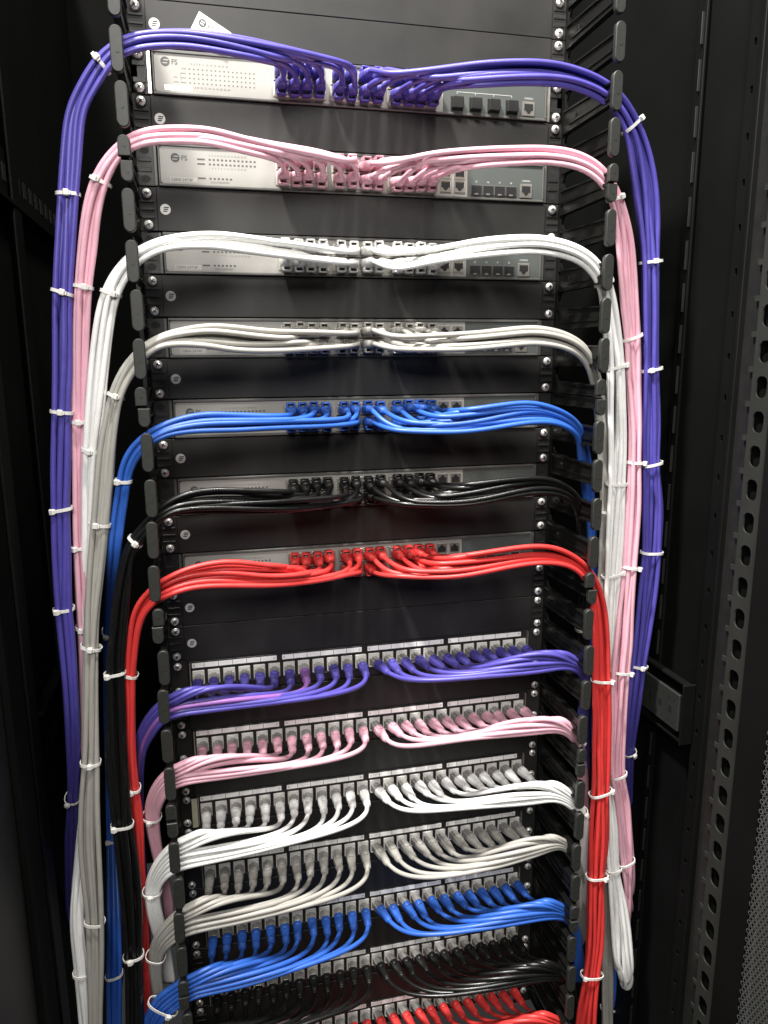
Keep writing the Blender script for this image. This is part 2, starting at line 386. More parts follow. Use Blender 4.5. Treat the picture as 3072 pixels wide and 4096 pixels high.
def network_switch(idx, unit, col):
    z0 = unit*U; first = idx == 0
    o = empty('network_switch', (0, 0, z0), f'rack switch with {col} network cables in its ports', 'network switch', 'switches in the upper rack')
    mb = MB(); mb.box(-219, 219, -3.2, 240, 0.9, U-0.9, BEZEL, 0.5); mb.build('chassis', o)
    mb = MB()                                                 # raised bezel ring
    xo, xi, zo0, zo1, zi0, zi1 = 219.3, 217.2, 0.9, U-0.9, 3.6, U-4.0
    mb.box(-xo, xo, -6, -3.3, zi1, zo1, BEZEL, 0.6); mb.box(-xo, xo, -6, -3.3, zo0, zi0, BEZEL, 0.6)
    mb.box(-xo, -xi, -6, -3.3, zi0, zi1, BEZEL, 0.6); mb.box(xi, xo, -6, -3.3, zi0, zi1, BEZEL, 0.6)
    mb.build('bezel', o)
    xe = 93.5 if first else 124.0
    def rrect(x0, x1, z0_, z1_, r, left=True):
        pts = []
        for cx, cz, a0 in ((x1-0.2, z0_+0.2, -90), (x1-0.2, z1_-0.2, 0), (x0+r, z1_-r, 90), (x0+r, z0_+r, 180)):
            rr = r if cx < x1-1 else 0.2
            for k in range(6): t = math.radians(a0+90*k/5); pts.append((cx+rr*math.cos(t), cz+rr*math.sin(t)))
        return pts
    mb = MB(); mb.prism(rrect(-217, xe, 3.9, U-4.3, 3.0), -4.6, -3.2, FACE); mb.build('face_plate', o)
    mb = MB(); mb.box(xe+0.2, 217, -4.5, -3.2, 3.9, U-4.3, FACE2); f2 = mb.build('uplink_plate', o)
    if first:
        for sx in (-1, 1):
            mb = MB()
            a, b = (221, 241) if sx > 0 else (-241, -221)
            mb.box(a, b, -1.4, 1.8, 1.2, U-1.2, RAILM, 0.3)
            a, b = (220.6, 224.5) if sx > 0 else (-224.5, -220.6)
            mb.box(a, b, -3.6, -1.4, 1.2, U-1.2, STEEL, 0.4)
            c = sx*232.5
            for z in (14.2, 30.2): mb.box(c-6.6, c+6.6, -2.6, -1.4, z-2.6, z+2.6, RAILM, 0.5)
            mb.build('mounting_ear', o)
    else:
        for sx in (-1, 1):
            mb = MB()
            a, b = (220.8, 241) if sx > 0 else (-241, -220.8)
            mb.box(a, b, -1.6, 1.8, 1.2, U-1.2, RAILM, 0.3)
            a, b = (220.4, 223.6) if sx > 0 else (-223.6, -220.4)
            mb.box(a, b, -3.2, -1.6, 1.2, U-1.2, BEZEL, 0.4)
            c = sx*232.5
            for z in (8, 36):
                n = 14; mb.prism([(c+5.0*math.cos(2*math.pi*k/n), z+3.6*math.sin(2*math.pi*k/n)) for k in range(n)], -1.75, -1.6, DARK)
            for z in (17, 27): mb.box(c-6.6, c+6.6, -2.4, -1.6, z-2.2, z+2.2, RAILM, 0.5)
            mb.build('mounting_ear', o)
    YF = -4.6
    # the three housings of eight ports
    for g in range(3):
        mb = MB(); xa, xb = COLX[4*g]-8.2, COLX[4*g+3]+8.2
        mb.box(xa, xb, YF-0.8, YF-0.02, U/2-15.2, U/2+14.6, STEEL, 0.3)
        mb.box(xa+0.8, xb-0.8, YF-0.95, YF-0.8, U/2-0.9, U/2+0.3, DARK)
        mb.build('port_housing', o)
    for c, x in enumerate(COLX):
        for r, z in enumerate(ROWZ):
            link('port', (PORT_UP, PORT_DN)[r], o, (x, YF-0.8, z))
    if first:
        for k, x in enumerate((110, 132, 154, 176)):
            mb = MB(); mb.box(x-6.6, x+6.6, YF-6, YF-0.2, 7.2, 19.8, RAILM, 0.9); mb.box(x-7.4, x+7.4, YF-1.2, YF, 6.4, 20.6, RAILM, 0.3)
            mb.build('dust_plug', o)
        mb = MB()
        for x0_, x1_ in ((110, 176),): mb.box(x0_, x1_, YF-0.12, YF, 25.2, 25.6, INKL)
        for x in (110, 132, 154, 176): mb.box(x-0.2, x+0.2, YF-0.12, YF, 23.2, 25.2, INKL)
        mb.build('printed_bracket', o)
    else:
        for x in (97.5, 114.5):
            for r, z in enumerate(ROWZ): link('port', (PORT_UP, PORT_DN)[r], o, (x, YF-0.2, z))
        for k, x in enumerate((135, 149.5, 163.8, 178)):
            mb = MB(); mb.box(x-6.8, x+6.8, YF-1.0, YF, 6.4, 17.2, BEZEL, 0.3); mb.box(x-6.1, x+6.1, YF-1.1, YF-0.9, 7.2, 16.4, DARK)
            mb.box(x-2.2, x+2.2, YF-1.7, YF-0.9, 6.0, 8.0, STEEL, 0.3); mb.build('fibre_port', o)
            text(str(25+k), x, 20.6, 2.4, INKL, o, YF-0.05, align='CENTER')
    mb = MB(); mb.box(189.5, 204.5, YF-0.9, YF, 5.4, 20.6, STEEL, 0.3); mb.prism(tee(197, 13.2, 5.4, 5.0, True), YF-1.05, YF-0.9, DARK); mb.build('console_port', o)
    text('CONSOLE', 197, 24.0, 2.3, INKL, o, YF-0.05, align='CENTER')
    # emblem, maker's letters, model name and lamp markings
    ex, ez = (-206.0, 32.5) if first else (-201.5, 29.5)
    mb = MB(); n = 26; mb.disc(ex, ez, 4.6, YF-0.12, YF, INK, n)
    for dz, dx in ((1.5, 0.7), (-1.4, -0.7)):
        mb.prism([(ex+dx-2.4, ez+dz-0.5), (ex+dx+2.4, ez+dz-0.5), (ex+dx+2.9, ez+dz+0.4), (ex+dx-1.9, ez+dz+0.4)], YF-0.2, YF-0.12, FACE)
    mb.build('emblem', o)
    text('FS', ex+6.0, ez-0.2, 6.9, INK, o, YF-0.05, bold=0.12)
    mb = MB(); mb.box(-208, -180, YF-0.12, YF, 5.6, 10.6, PAPER if first else FACEL); mb.build('model_label', o)
    text('S3700-24T4S' if first else 'S2800-24T4F', -206.8, 8.0, 4.2, INK, o, YF-0.18)
    mb = MB()
    x0, step = (-182.0, 4.4) if first else (-166.0, 4.3)
    rows = ((27.0, 1.4), (22.6, 1.4), (18.2, 1.4), (13.8, 1.4)) if first else ((29.2, 2.2), (24.6, 2.2), (10.4, 2.2))
    for ri, (zz, sz) in enumerate(rows):
        nn = 16 if first else (12 if ri < 2 else 6)
        for k in range(nn):
            x = x0+k*step
            mb.box(x-sz*0.5, x+sz*0.5, YF-0.1, YF, zz-sz*0.42, zz+sz*0.42, INK)
        if not first: mb.box(x0-13, x0-5, YF-0.1, YF, zz-0.8, zz+0.8, INKL if False else INK)
        elif ri: mb.box(x0-9, x0-4, YF-0.1, YF, zz-0.25, zz+0.25, INK)
    if first: mb.box(x0-9.2, x0-8.9, YF-0.1, YF, 13.6, 22.8, INK)
    mb.build('lamp_markings', o)
    if first:
        text('1  3  5  7  9  11  13  15  17  19  21  23', x0-1, 31.6, 2.6, INK, o, YF-0.05); text('2  4  6  8  10  12  14  16  18  20  22  24', x0-1, 9.6, 2.6, INK, o, YF-0.05)
        text('LINK', x0-8, 27, 2.2, INK, o, YF-0.05); text('SYS', x0-16, 18.2, 2.2, INK, o, YF-0.05); text('PWR', x0-16, 13.8, 2.2, INK, o, YF-0.05)
    else:
        text('2   4   6   8   10  12  14  16  18  20  22  24', x0-1, 33.2, 2.3, INK, o, YF-0.05); text('1   3   5   7   9   11  13  15  17  19  21  23', x0-1, 20.6, 2.3, INK, o, YF-0.05)
        text('25 26 27 28 SYSTEM', x0, 6.6, 2.3, INK, o, YF-0.05)
        text('26', 97.5, 38.2, 2.2, INK, o, YF-0.05, align='CENTER'); text('27', 114.5, 38.2, 2.2, INK, o, YF-0.05, align='CENTER')
    if first: add_screws(o, z0)
    return o
SWU = [14, 12, 10, 8, 6, 4, 2]
for i, (u_, c) in enumerate(zip(SWU, PCOL)): network_switch(i, u_, c)

# ------------------------------------------------------------------ patch panels
JX = [-209+18.22*i for i in range(12)]+[8.5+18.27*i for i in range(12)]
def jack_mesh():
    mb = MB()
    mb.box(-7.1, 7.1, -2.4, 0, -9.2, 8.4, JACK, 0.5)
    mb.prism(tee(0, -1.6, 5.9, 5.4, False), -2.6, -2.4, DARK)
    mb.box(-6.0, 6.0, -3.4, -2.4, -9.2, -7.9, JACK, 0.2)
    return mb.mesh('jack')
JACKM = jack_mesh()
JZ = -22.0+0.0
def patch_panel(i):
    z0 = -U*(1+2*i); col = PCOL[i]
    o = empty('patch_panel', (0, 0, z0), f'black patch panel whose jacks hold {col} network cables', 'patch panel', 'patch panels in the lower rack')
    mb = MB(); mb.box(-220.5, 220.5, -2.6, 12, 0.4, U-0.4, POWDER, 0.5)
    for g in range(4):
        xa = (-217.3, -109.0, -1.1, 106.6)[g]; xb = (-113.4, -6.2, 102.3, 210.6)[g]
        mb.box(xa, xb, -4.2, -2.6, U-11.4, U-2.0, RAILM, 0.4)
        mb.box(xa, xb, -3.8, -2.6, 10.8, 12.0, RAILM, 0.3)
    for x in JX[1:]:
        pass
    mb.build('panel_plate', o)
    ears(o, 0.5, U-0.5, POWDER, slots=False)
    for sx in (-1, 1):
        mb = MB(); mb.box(sx*218.6-0.7, sx*218.6+0.7, -7.5, -2.6, 3.5, U-3.0, STEEL, 0.3)
        mb.build('end_lip', o)
    for g in range(4):
        mb = MB(); xa = (-216.0, -107.8, 0.1, 107.8)[g]; xb = (-114.6, -7.4, 101.1, 209.4)[g]; wd = (xb-xa)
        mb.box(xa, xb, -4.6, -4.2, U-9.6, U-3.6, PAPER)
        for k in range(1, 6):
            x = xa+wd*(k-0.28)/6.0+ wd*0.02; mb.box(x-0.22, x+0.22, -4.72, -4.6, U-9.6, U-3.6, DARK)
        mb.box(xa+1.2, xa+3.6, -4.66, -4.6, U-8.2, U-5.0, JACK); mb.box(xb-4.4, xb-1.2, -4.66, -4.6, U-8.2, U-5.0, JACK)
        mb.build('label_strip', o)
    for x in JX: link('jack', JACKM, o, (x, -2.6, 22.6))
    if i == 2:
        mb = MB(); mb.box(-226.5, -219.8, -8.2, -7.6, 2, U-3, TAPE); mb.build('tape_strip', o)
    add_screws(o, z0)
for i in range(7): patch_panel(i)

# ------------------------------------------------------------------ vertical cable managers (5U sections of plastic fingers)
def finger_mesh(side, half):
    mb = MB(); X = 243.0-246.0; s = side
    za, zb = -19.0, 19.0
    if half == 'top': zb, za = -1.0, -19.0          # first finger of a section: lower half
    if half == 'bottom': za, zb = 1.0, 19.0
    # cap with rounded ends
    r = 5.6; pts = []
    def arc(cx, cz, a0, a1, rr=r):
        return [(cx+rr*math.cos(math.radians(a0+(a1-a0)*k/8)), cz+rr*math.sin(math.radians(a0+(a1-a0)*k/8))) for k in range(9)]
    pts += arc(0, zb-r, 0, 180) if half != 'top' else [(r, zb), (-r, zb)]
    pts += arc(0, za+r, 180, 360) if half != 'bottom' else [(-r, za), (r, za)]
    def sc(q, k): 
        cz = (za+zb)/2; return [(x*k+0, cz+(z-cz)*(1-(1-k)*r/((zb-za)/2))) for x, z in q]
    rings = [[(x, y, z) for x, z in sc(pts, k)] for y, k in ((-118, 0.93), (-118.6, 1.0), (-123.2, 1.0), (-124.2, 0.86))]
    mb.loops(rings, CAPM)
    mb.disc(0.6, (za+zb)/2 - (2 if not half else 0), 1.6, -124.45, -124.2, CAPM, 12)
    # arm: web plate with folded edges
    if half == 'top': a0, a1, b0, b1 = -13, -0.6, -11, -0.6
    elif half == 'bottom': a0, a1, b0, b1 = 0.6, 13, 0.6, 11
    else: a0, a1, b0, b1 = -12, 12, -10, 10
    x0, x1 = -1.2, 1.2
    vs = [(x, y, z) for x in (x0, x1) for y, (p, q) in ((-8, (a0, a1)), (-118, (b0, b1))) for z in (p, q)]
    mb.add(vs, [(0, 1, 3, 2), (4, 6, 7, 5), (0, 4, 5, 1), (2, 3, 7, 6), (0, 2, 6, 4), (1, 5, 7, 3)], PLAST)
    for (p, q) in ((a0, b0), (a1, b1)):
        t = 0.9
        vs = [(x, y, z+d) for x in (-3.6, 3.6) for y, z in ((-8, p), (-118, q)) for d in (-t, t)]
        mb.add(vs, [(0, 1, 3, 2), (4, 6, 7, 5), (0, 4, 5, 1), (2, 3, 7, 6), (0, 2, 6, 4), (1, 5, 7, 3)], PLAST)
    if not half:
        vs = [(x, y, z) for x in (-2.6, 2.6) for y, c in ((-20, -3), (-110, -3)) for z in (c-1.6, c+1.6)]
        mb.add(vs, [(0, 1, 3, 2), (4, 6, 7, 5), (0, 4, 5, 1), (2, 3, 7, 6), (0, 2, 6, 4), (1, 5, 7, 3)], PLAST)
        mb.box(-3.0, 3.0, -38, -33, -2.2, 3.5, PLAST, 0.8)
    # web fillets at the base
    for e in ((a0, -1), (a1, 1)):
        z, d = e
        if (half == 'top' and d > 0) or (half == 'bottom' and d < 0): continue
        poly = [(-8, z), (-20, z), (-13, z+d*3.5), (-9.5, z+d*9), (-8, z+d*10)]
        mb.loops([[(x, y, zz) for y, zz in poly] for x in (-1.2, 1.2)], PLAST)
    return mb.mesh('finger', 35)
FM = {(h): finger_mesh(1, h) for h in (None, 'top', 'bottom')}
SECT = [(17, 12), (12, 7), (7, 2), (2, -3), (-3, -8), (-8, -13)]
SN = ['topmost', 'second', 'third', 'fourth', 'fifth', 'lowest']
for side, sn in ((-1, 'left'), (1, 'right')):
    for k, (a, b) in enumerate(SECT):
        o = empty('cable_manager', (side*243, 0, b*U), f'{SN[k]} section of the black plastic finger duct on the {sn} side', 'cable manager', f'finger duct sections on the {sn}')
        mb = MB()
        mb.box(-2.0, 2.0, -9, 2, 0.6, (a-b)*U-0.6, PLAST, 0.5)
        mb.box(-9 if side > 0 else 2.0, -2.0 if side > 0 else 9, -1.4, 1.6, 0.6, (a-b)*U-0.6, PLAST, 0.4)
        mb.build('spine', o)
        for q in range(b, a+1):
            h = 'top' if q == a else ('bottom' if q == b else None)
            f = link('finger', FM[h], o, (random.uniform(-.8, .8), random.uniform(-.6, .6), (q-b)*U+(0.4 if h == 'bottom' else -0.4 if h == 'top' else random.uniform(-.8, .8))))
            f.rotation_euler = (random.uniform(-.008, .008), 0, random.uniform(-.012, .012))

# ------------------------------------------------------------------ cables
OVX = 3072/1659.0
def un(x, y, Y):
    """a point of the rack at depth Y (mm) seen at picture position x, y"""
    X_, Y_ = x*OVX, y*OVX
    d = Fw+Rt*(X_-1536)/FPX-Up*(Y_-2048)/FPX
    return CAM+d*(Y-CAM[1])/d[1]
def H(x, t, b, d): return (x, t, x, b, d)
def VL(y, l, r, d): return (l, y, r, y, d)
def VR(y, l, r, d): return (r, y, l, y, d)
def catmull(P, n=12):
    P = np.asarray(P, float); out = []
    Q = np.vstack([2*P[0]-P[1], P, 2*P[-1]-P[-2]])
    for i in range(1, len(Q)-2):
        p0, p1, p2, p3 = Q[i-1], Q[i], Q[i+1], Q[i+2]
        for k in range(n):
            t = k/n; out.append(0.5*((2*p1)+(-p0+p2)*t+(2*p0-5*p1+4*p2-p3)*t*t+(-p0+3*p1-3*p2+p3)*t**3))
    out.append(P[-1]); return np.array(out)
class Path:
    def __init__(s, pts):
        A = [un(p[0], p[1], p[4]) for p in pts]; B = [un(p[2], p[3], p[4]) for p in pts]
        c = catmull(np.hstack([np.array(A), np.array(B)]), 14)
        c = resample(c, 8.0)
        for _ in range(3): c[1:-1] = 0.25*c[:-2]+0.5*c[1:-1]+0.25*c[2:]
        s.A, s.B = c[:, :3], c[:, 3:]; s.C = (s.A+s.B)/2; s.hv = (s.A-s.B)/2
        s.hw = np.linalg.norm(s.hv, axis=1); d = CAM-s.C; s.D = d/np.linalg.norm(d, axis=1)[:, None]
    def nearest(s, x, y):
        best = 0; bd = 1e9
        for i, c in enumerate(s.C):
            e = c-CAM; wv = e@Fw; px = (1536+FPX*(e@Rt)/wv)/OVX; py = (2048-FPX*(e@Up)/wv)/OVX
            q = (px-x)**2+(py-y)**2
            if q < bd: bd = q; best = i
        return best
def resample(P, step):
    C = (P[:, :3]+P[:, -3:])/2 if P.shape[1] == 6 else P
    d = np.r_[0, np.cumsum(np.linalg.norm(np.diff(C, axis=0), axis=1))]
    n = max(3, int(d[-1]/step)); t = np.linspace(0, d[-1], n)
    return np.stack([np.interp(t, d, P[:, k]) for k in range(P.shape[1])], 1)
def tube_mesh(P, r, mt, name='network_cable', n=9):
    T = np.gradient(P, axis=0); T /= np.linalg.norm(T, axis=1)[:, None]
    ref = np.array([0.31, 0.83, 0.46]); nrm = ref-T[0]*(ref@T[0]); nrm /= np.linalg.norm(nrm)
    ang = np.arange(n)*2*math.pi/n; V = []
    for i in range(len(P)):
        nrm = nrm-T[i]*(nrm@T[i]); nrm /= np.linalg.norm(nrm); bi = np.cross(T[i], nrm)
        V.append(P[i]+r*(np.cos(ang)[:, None]*nrm+np.sin(ang)[:, None]*bi))
    V = np.vstack(V)*K; m_ = len(P)
    i = np.arange(m_-1)[:, None]*n; j = np.arange(n)[None, :]; j2 = (j+1) % n
    F = np.stack([i+j, i+j2, i+j2+n, i+j+n], -1).reshape(-1, 4).tolist()
    F.append(list(range(n))[::-1]); F.append([(m_-1)*n+k for k in range(n)])
    me = bpy.data.meshes.new(name); me.from_pydata(V.tolist(), [], F); me.materials.append(mt)
    me.polygons.foreach_set('use_smooth', [True]*len(me.polygons)); me.update(); return me
RAD = 2.9
# boots: y runs out of the port towards -y
def sup(w2, h2, y, dz=0.0, e=3.0, n=16):
    out = []
    for k in range(n):
        t = 2*math.pi*(k+.5)/n; c, s_ = math.cos(t), math.sin(t)
        out.append((w2*math.copysign(abs(c)**(2/e), c), y, dz+h2*math.copysign(abs(s_)**(2/e), s_)))
    return out
def boot_mesh(col, kind):
    mb = MB(); m_ = BM[col]
    if kind == 'switch':         # latch towards +z
        mb.loops([sup(5.8, 4.0, 1.0, 0, 5), sup(5.8, 4.0, -6.0, 0, 5)], CLEAR)
        mb.loops([sup(6.1, 4.4, -4, 0, 5), sup(6.5, 4.9, -5, 0, 5), sup(6.5, 5.0, -12, 0, 4), sup(5.6, 4.6, -17, 0, 3.2), sup(4.6, 4.3, -20, 0, 2.6),
                  sup(4.9, 4.5, -20.6, 0, 2.4), sup(4.9, 4.4, -21.8, 0, 2.4), sup(4.2, 4.0, -22.2, 0, 2.2), sup(4.6, 4.2, -22.8, 0, 2.2), sup(4.5, 4.1, -24, 0, 2.2),
                  sup(3.9, 3.7, -24.4, 0, 2), sup(4.2, 3.9, -25, 0, 2), sup(4.0, 3.8, -26.4, 0, 2), sup(3.2, 3.2, -27, 0, 2)], m_)
        # hood over the latch: an arch with a dark mouth
        for sx in (-1, 1): mb.box(sx*4.1-1.1 if sx < 0 else 3.0, -3.0 if sx < 0 else 5.2, -13.5, -4.2, 4.0, 8.8, m_, 0.7)
        mb.box(-5.0, 5.0, -14.2, -4.2, 8.0, 9.8, m_, 0.8); mb.box(-3.1, 3.1, -6.2, -4.4, 4.6, 8.2, DARK)
        mb.box(-2.2, 2.2, -12.0, -4.6, 5.3, 6.1, CLEAR)
    else:
        mb.loops([sup(5.9, 4.4, -9.5, 0, 5), sup(6.0, 4.7, -10.5, 0, 5), sup(6.0, 4.8, -17, 0, 4), sup(5.2, 4.5, -23, 0, 3.2), sup(4.7, 4.4, -28, 0, 2.6),
                  sup(5.0, 4.6, -28.6, 0, 2.4), sup(5.0, 4.6, -30, 0, 2.4), sup(4.3, 4.1, -30.4, 0, 2.2), sup(4.7, 4.4, -31, 0, 2.2), sup(4.6, 4.3, -32.4, 0, 2.2),
                  sup(4.0, 3.8, -32.8, 0, 2), sup(4.4, 4.1, -33.4, 0, 2), sup(4.2, 4.0, -35, 0, 2), sup(3.2, 3.2, -36, 0, 2)], m_)
        mb.box(-3.6, 3.6, -17, -9.8, 4.2, 6.4, m_, 0.7)
    return mb.mesh('boot', 50)
def conn_mesh():
    mb = MB(); mb.box(-5.8, 5.8, -10.5, 2, -4.1, 4.1, CLEAR, 0.5)
    mb.box(-3.1, 3.1, -9.5, 0.5, 5.3, 6.1, CLEAR, 0.25)
    for k in range(8): mb.box(-3.7+k*.97, -3.3+k*.97, -2, 1, -4.3, -4.1, CONTACT)
    return mb.mesh('connector')
CONN = conn_mesh()
BOOTM = {}
def boot(col, kind):
    if (col, kind) not in BOOTM: BOOTM[(col, kind)] = boot_mesh(col, kind)
    return BOOTM[(col, kind)]
NC = [0]
def cable(col, path, port, dirx, a, b, lead, label, group, kind, flip=False, lean=0.0, droop=0.0, tend=1.0, endcut=0, m0=24, m1=34, wander=1.0, loose=False):
    """one patch cord: boot in the port, then a curve into its place (a, b) in the bundle"""
    root_loc = Vector([c*K for c in port])
    R = Matrix.Rotation(lean, 3, 'Z') @ Matrix.Rotation(droop, 3, 'X')
    L = 27.0 if kind == 'switch' else 35.0
    ex = np.array(port)+np.array(R @ Vector((0, -L+3.0, 0))); tx = np.array(R @ Vector((0, -1, 0)))
    # join index
    xs = path.C[:, 0]; tgt = port[0]+dirx*lead; j = 0
    while j < len(xs)-4 and (xs[j]-tgt)*dirx < 0: j += 1
    n = len(xs)-j-endcut; idx = np.arange(j, j+n)
    ph = [random.uniform(0, 6.28) for _ in range(4)]; s_ = idx*8.0
    wv_ = wander; aa = a+wv_*(0.30*np.sin(s_/118+ph[0])+0.12*np.sin(s_/47+ph[1])); bb = b+wv_*0.55*np.sin(s_/102+ph[2])
    lim = 1.0; aa = np.clip(aa, -1.0, 1.0)
    hw = path.hw[idx]; fac = aa*np.clip(1-RAD/np.maximum(hw, RAD+.5), 0.15, 1)
    P = path.C[idx]+path.hv[idx]*fac[:, None]+path.D[idx]*(bb*4.9)[:, None]
    if loose:
        rmp = np.clip((idx-(len(xs)-34))/34.0, 0, 1)**1.6; P = P+rmp[:, None]*np.array([random.uniform(-5, 5), random.uniform(-4, 6), random.uniform(-14, 52)])
    tj = P[3]-P[0]; tj = tj/np.linalg.norm(tj); D = np.linalg.norm(P[0]-ex)
    h0, h1 = min(m0, D*0.5), min(m1, D*0.6)
    c0, c1, c2, c3 = ex, ex+tx*h0, P[0]-tj*h1, P[0]
    t = np.linspace(0, 1, 12)[:-1, None]
    Bz = (1-t)**3*c0+3*(1-t)**2*t*c1+3*(1-t)*t*t*c2+t**3*c3
    A = resample(np.vstack([Bz, P]), 5.5)
    for _ in range(2): A[1:-1] = 0.25*A[:-2]+0.5*A[1:-1]+0.25*A[2:]
    me = tube_mesh(A-np.array(port), RAD, CM[col])
    o = link('network_cable', me); o.location = root_loc; tag(o, label, 'network cable', group)
    bo = link('boot', boot(col, kind), o); q = R.to_4x4()
    if flip: q = q @ Matrix.Rotation(math.pi, 4, 'Y')
    bo.rotation_euler = q.to_euler()
    if kind != 'switch': cn = link('connector', CONN, o); cn.rotation_euler = bo.rotation_euler
    NC[0] += 1
    return o
SWL = ['top', 'second', 'third', 'fourth', 'fifth', 'sixth', 'seventh']
# --- traced bundles: outer/top edge, inner/bottom edge and depth
B = {}
B['purple', 'L'] = [H(785, 138, 166, -56), H(700, 118, 160, -70), H(600, 93, 145, -84), H(500, 71, 122, -94), H(400, 56, 106, -100), H(320, 57, 108, -102), (262, 69, 272, 118, -102), (199, 116, 235, 155, -100),
    (165, 178, 212, 200, -98), VL(234, 139, 187, -96), VL(332, 129, 178, -95), VL(422, 123, 171, -95), VL(530, 117, 164, -95), VL(640, 112, 157, -95), VL(781, 112, 157, -94), VL(883, 111, 155, -94), VL(1000, 108, 156, -94), VL(1097, 109, 154, -94), VL(1204, 111, 158, -93),
    VL(1305, 116, 158, -92), VL(1386, 123, 166, -90), VL(1493, 134, 172, -88), VL(1601, 140, 175, -74), VL(1719, 142, 171, -30), VL(1836, 139, 167, 40), VL(1980, 142, 166, 110), VL(2120, 152, 176, 150), VL(2300, 160, 184, 180)]
B['pink', 'L'] = [H(785, 352, 382, -56), H(700, 324, 370, -70), H(594, 302, 350, -84), H(500, 279, 332, -94), H(448, 267, 321, -98), H(340, 269, 320, -101), (286, 281, 296, 326, -102), (240, 314, 268, 345, -101), (205, 362, 243, 385, -99),
    (190, 393, 236, 407, -98), VL(468, 174, 220, -96), VL(546, 166, 210, -94), VL(625, 160, 199, -93), VL(781, 154, 192, -88), VL(910, 153, 190, -84), VL(1026, 155, 190, -82), VL(1176, 157, 192, -80), VL(1300, 162, 196, -78), VL(1366, 166, 200, -76), VL(1600, 172, 206, -70), VL(1900, 180, 214, -60), VL(2300, 190, 224, -45)]
B['white', 'L'] = [H(785, 540, 585, -54), H(700, 522, 577, -68), H(594, 511, 560, -82), H(500, 500, 544, -92), H(448, 497, 538, -96), H(358, 508, 542, -100), (306, 525, 314, 562, -101), (255, 563, 284, 592, -100),
    (216, 630, 258, 645, -98), VL(701, 201, 247, -97), VL(773, 192, 238, -96), VL(844, 186, 231, -96), VL(916, 181, 224, -95), VL(970, 178, 216, -93), VL(1062, 176, 212, -88), VL(1169, 176, 208, -84), VL(1300, 176, 210, -78), VL(1500, 178, 212, -74), VL(1700, 172, 206, -80), VL(1860, 158, 192, -88), VL(1977, 149, 181, -92), VL(2084, 158, 190, -92), VL(2191, 168, 198, -90), VL(2300, 176, 206, -88)]
B['beige', 'L'] = [H(785, 718, 752, -54), H(700, 712, 758, -68), H(594, 710, 764, -84), H(500, 700, 762, -94), H(448, 697, 752, -98), H(358, 714, 750, -102), (318, 732, 330, 760, -102), (270, 776, 298, 800, -102),
    (236, 840, 268, 852, -102), VL(916, 220, 257, -102), VL(970, 209, 251, -102), VL(1026, 204, 247, -102), VL(1133, 195, 237, -103), VL(1240, 184, 228, -103), VL(1330, 178, 219, -103), VL(1393, 176, 218, -103), VL(1511, 175, 218, -103), VL(1640, 176, 216, -103), VL(1744, 169, 216, -103),
    VL(1835, 168, 219, -102), VL(1900, 174, 222, -102), VL(1991, 184, 225, -101), VL(2084, 187, 225, -100), VL(2191, 190, 222, -98), VL(2300, 190, 222, -96)]
B['blue', 'L'] = [H(790, 886, 920, -58), H(700, 890, 926, -74), H(594, 893, 930, -88), H(500, 890, 935, -96), H(430, 889, 936, -100), H(358, 908, 944, -102), (318, 928, 334, 958, -102), (283, 955, 308, 980, -100),
    (258, 996, 290, 1008, -98), VL(1040, 251, 283, -96), VL(1133, 237, 271, -92), VL(1204, 231, 262, -90), VL(1276, 227, 256, -50), VL(1348, 223, 252, 0), VL(1439, 222, 250, 35), VL(1600, 224, 248, 50), VL(1769, 229, 253, 35), VL(1905, 229, 258, 0), VL(2000, 230, 262, -30), VL(2112, 229, 264, -45), VL(2300, 231, 262, -45)]
B['black', 'L'] = [H(785, 1050, 1086, -60), H(700, 1055, 1100, -76), H(594, 1056, 1110, -90), H(465, 1052, 1112, -98), H(394, 1062, 1114, -102), (352, 1084, 362, 1118, -102), (312, 1120, 330, 1150, -100),
    (275, 1162, 305, 1178, -98), VL(1204, 258, 290, -97), VL(1276, 243, 283, -97), VL(1366, 233, 275, -97), VL(1448, 227, 270, -97), VL(1600, 226, 274, -97), VL(1672, 229, 279, -97), VL(1769, 240, 285, -97), VL(1905, 255, 305, -96), VL(2066, 268, 309, -94), VL(2300, 272, 318, -90)]
B['red', 'L'] = [H(785, 1200, 1238, -60), H(700, 1208, 1258, -76), H(594, 1217, 1270, -90), H(501, 1207, 1270, -97), H(430, 1216, 1272, -100), H(387, 1230, 1281, -102), (352, 1246, 362, 1292, -102), (312, 1276, 336, 1306, -99),
    (283, 1318, 316, 1330, -96), VL(1366, 276, 306, -93), VL(1450, 269, 297, -90), VL(1529, 272, 295, -88), VL(1637, 273, 296, -86), VL(1701, 279, 302, -84), VL(1780, 285, 311, -80), VL(1862, 291, 313, -76), VL(2000, 296, 322, -66), VL(2300, 300, 330, -50)]
B['purple', 'R'] = [H(785, 160, 192, -56), H(860, 152, 194, -66), H(940, 143, 196, -80), H(1040, 130, 190, -92), H(1130, 126, 186, -98), H(1200, 130, 188, -100), (1262, 147, 1242, 196, -100), (1314, 172, 1288, 216, -98), (1352, 206, 1322, 244, -96),
    (1382, 258, 1343, 278, -94), VR(322, 1352, 1406, -92), VR(394, 1363, 1421, -90), VR(465, 1375, 1426, -88), VR(563, 1385, 1427, -86), VR(665, 1384, 1429, -85), VR(797, 1386, 1427, -84), VR(916, 1386, 1430, -83), VR(1004, 1388, 1427, -82), VR(1097, 1388, 1433, -80), VR(1197, 1387, 1428, -78), VR(1276, 1379, 1421, -76),
    VR(1383, 1369, 1405, -74), VR(1440, 1363, 1395, -72), VR(1529, 1354, 1384, -66), VR(1629, 1348, 1370, -40), VR(1760, 1346, 1366, 30), VR(1950, 1344, 1362, 90), VR(2300, 1330, 1350, 140)]
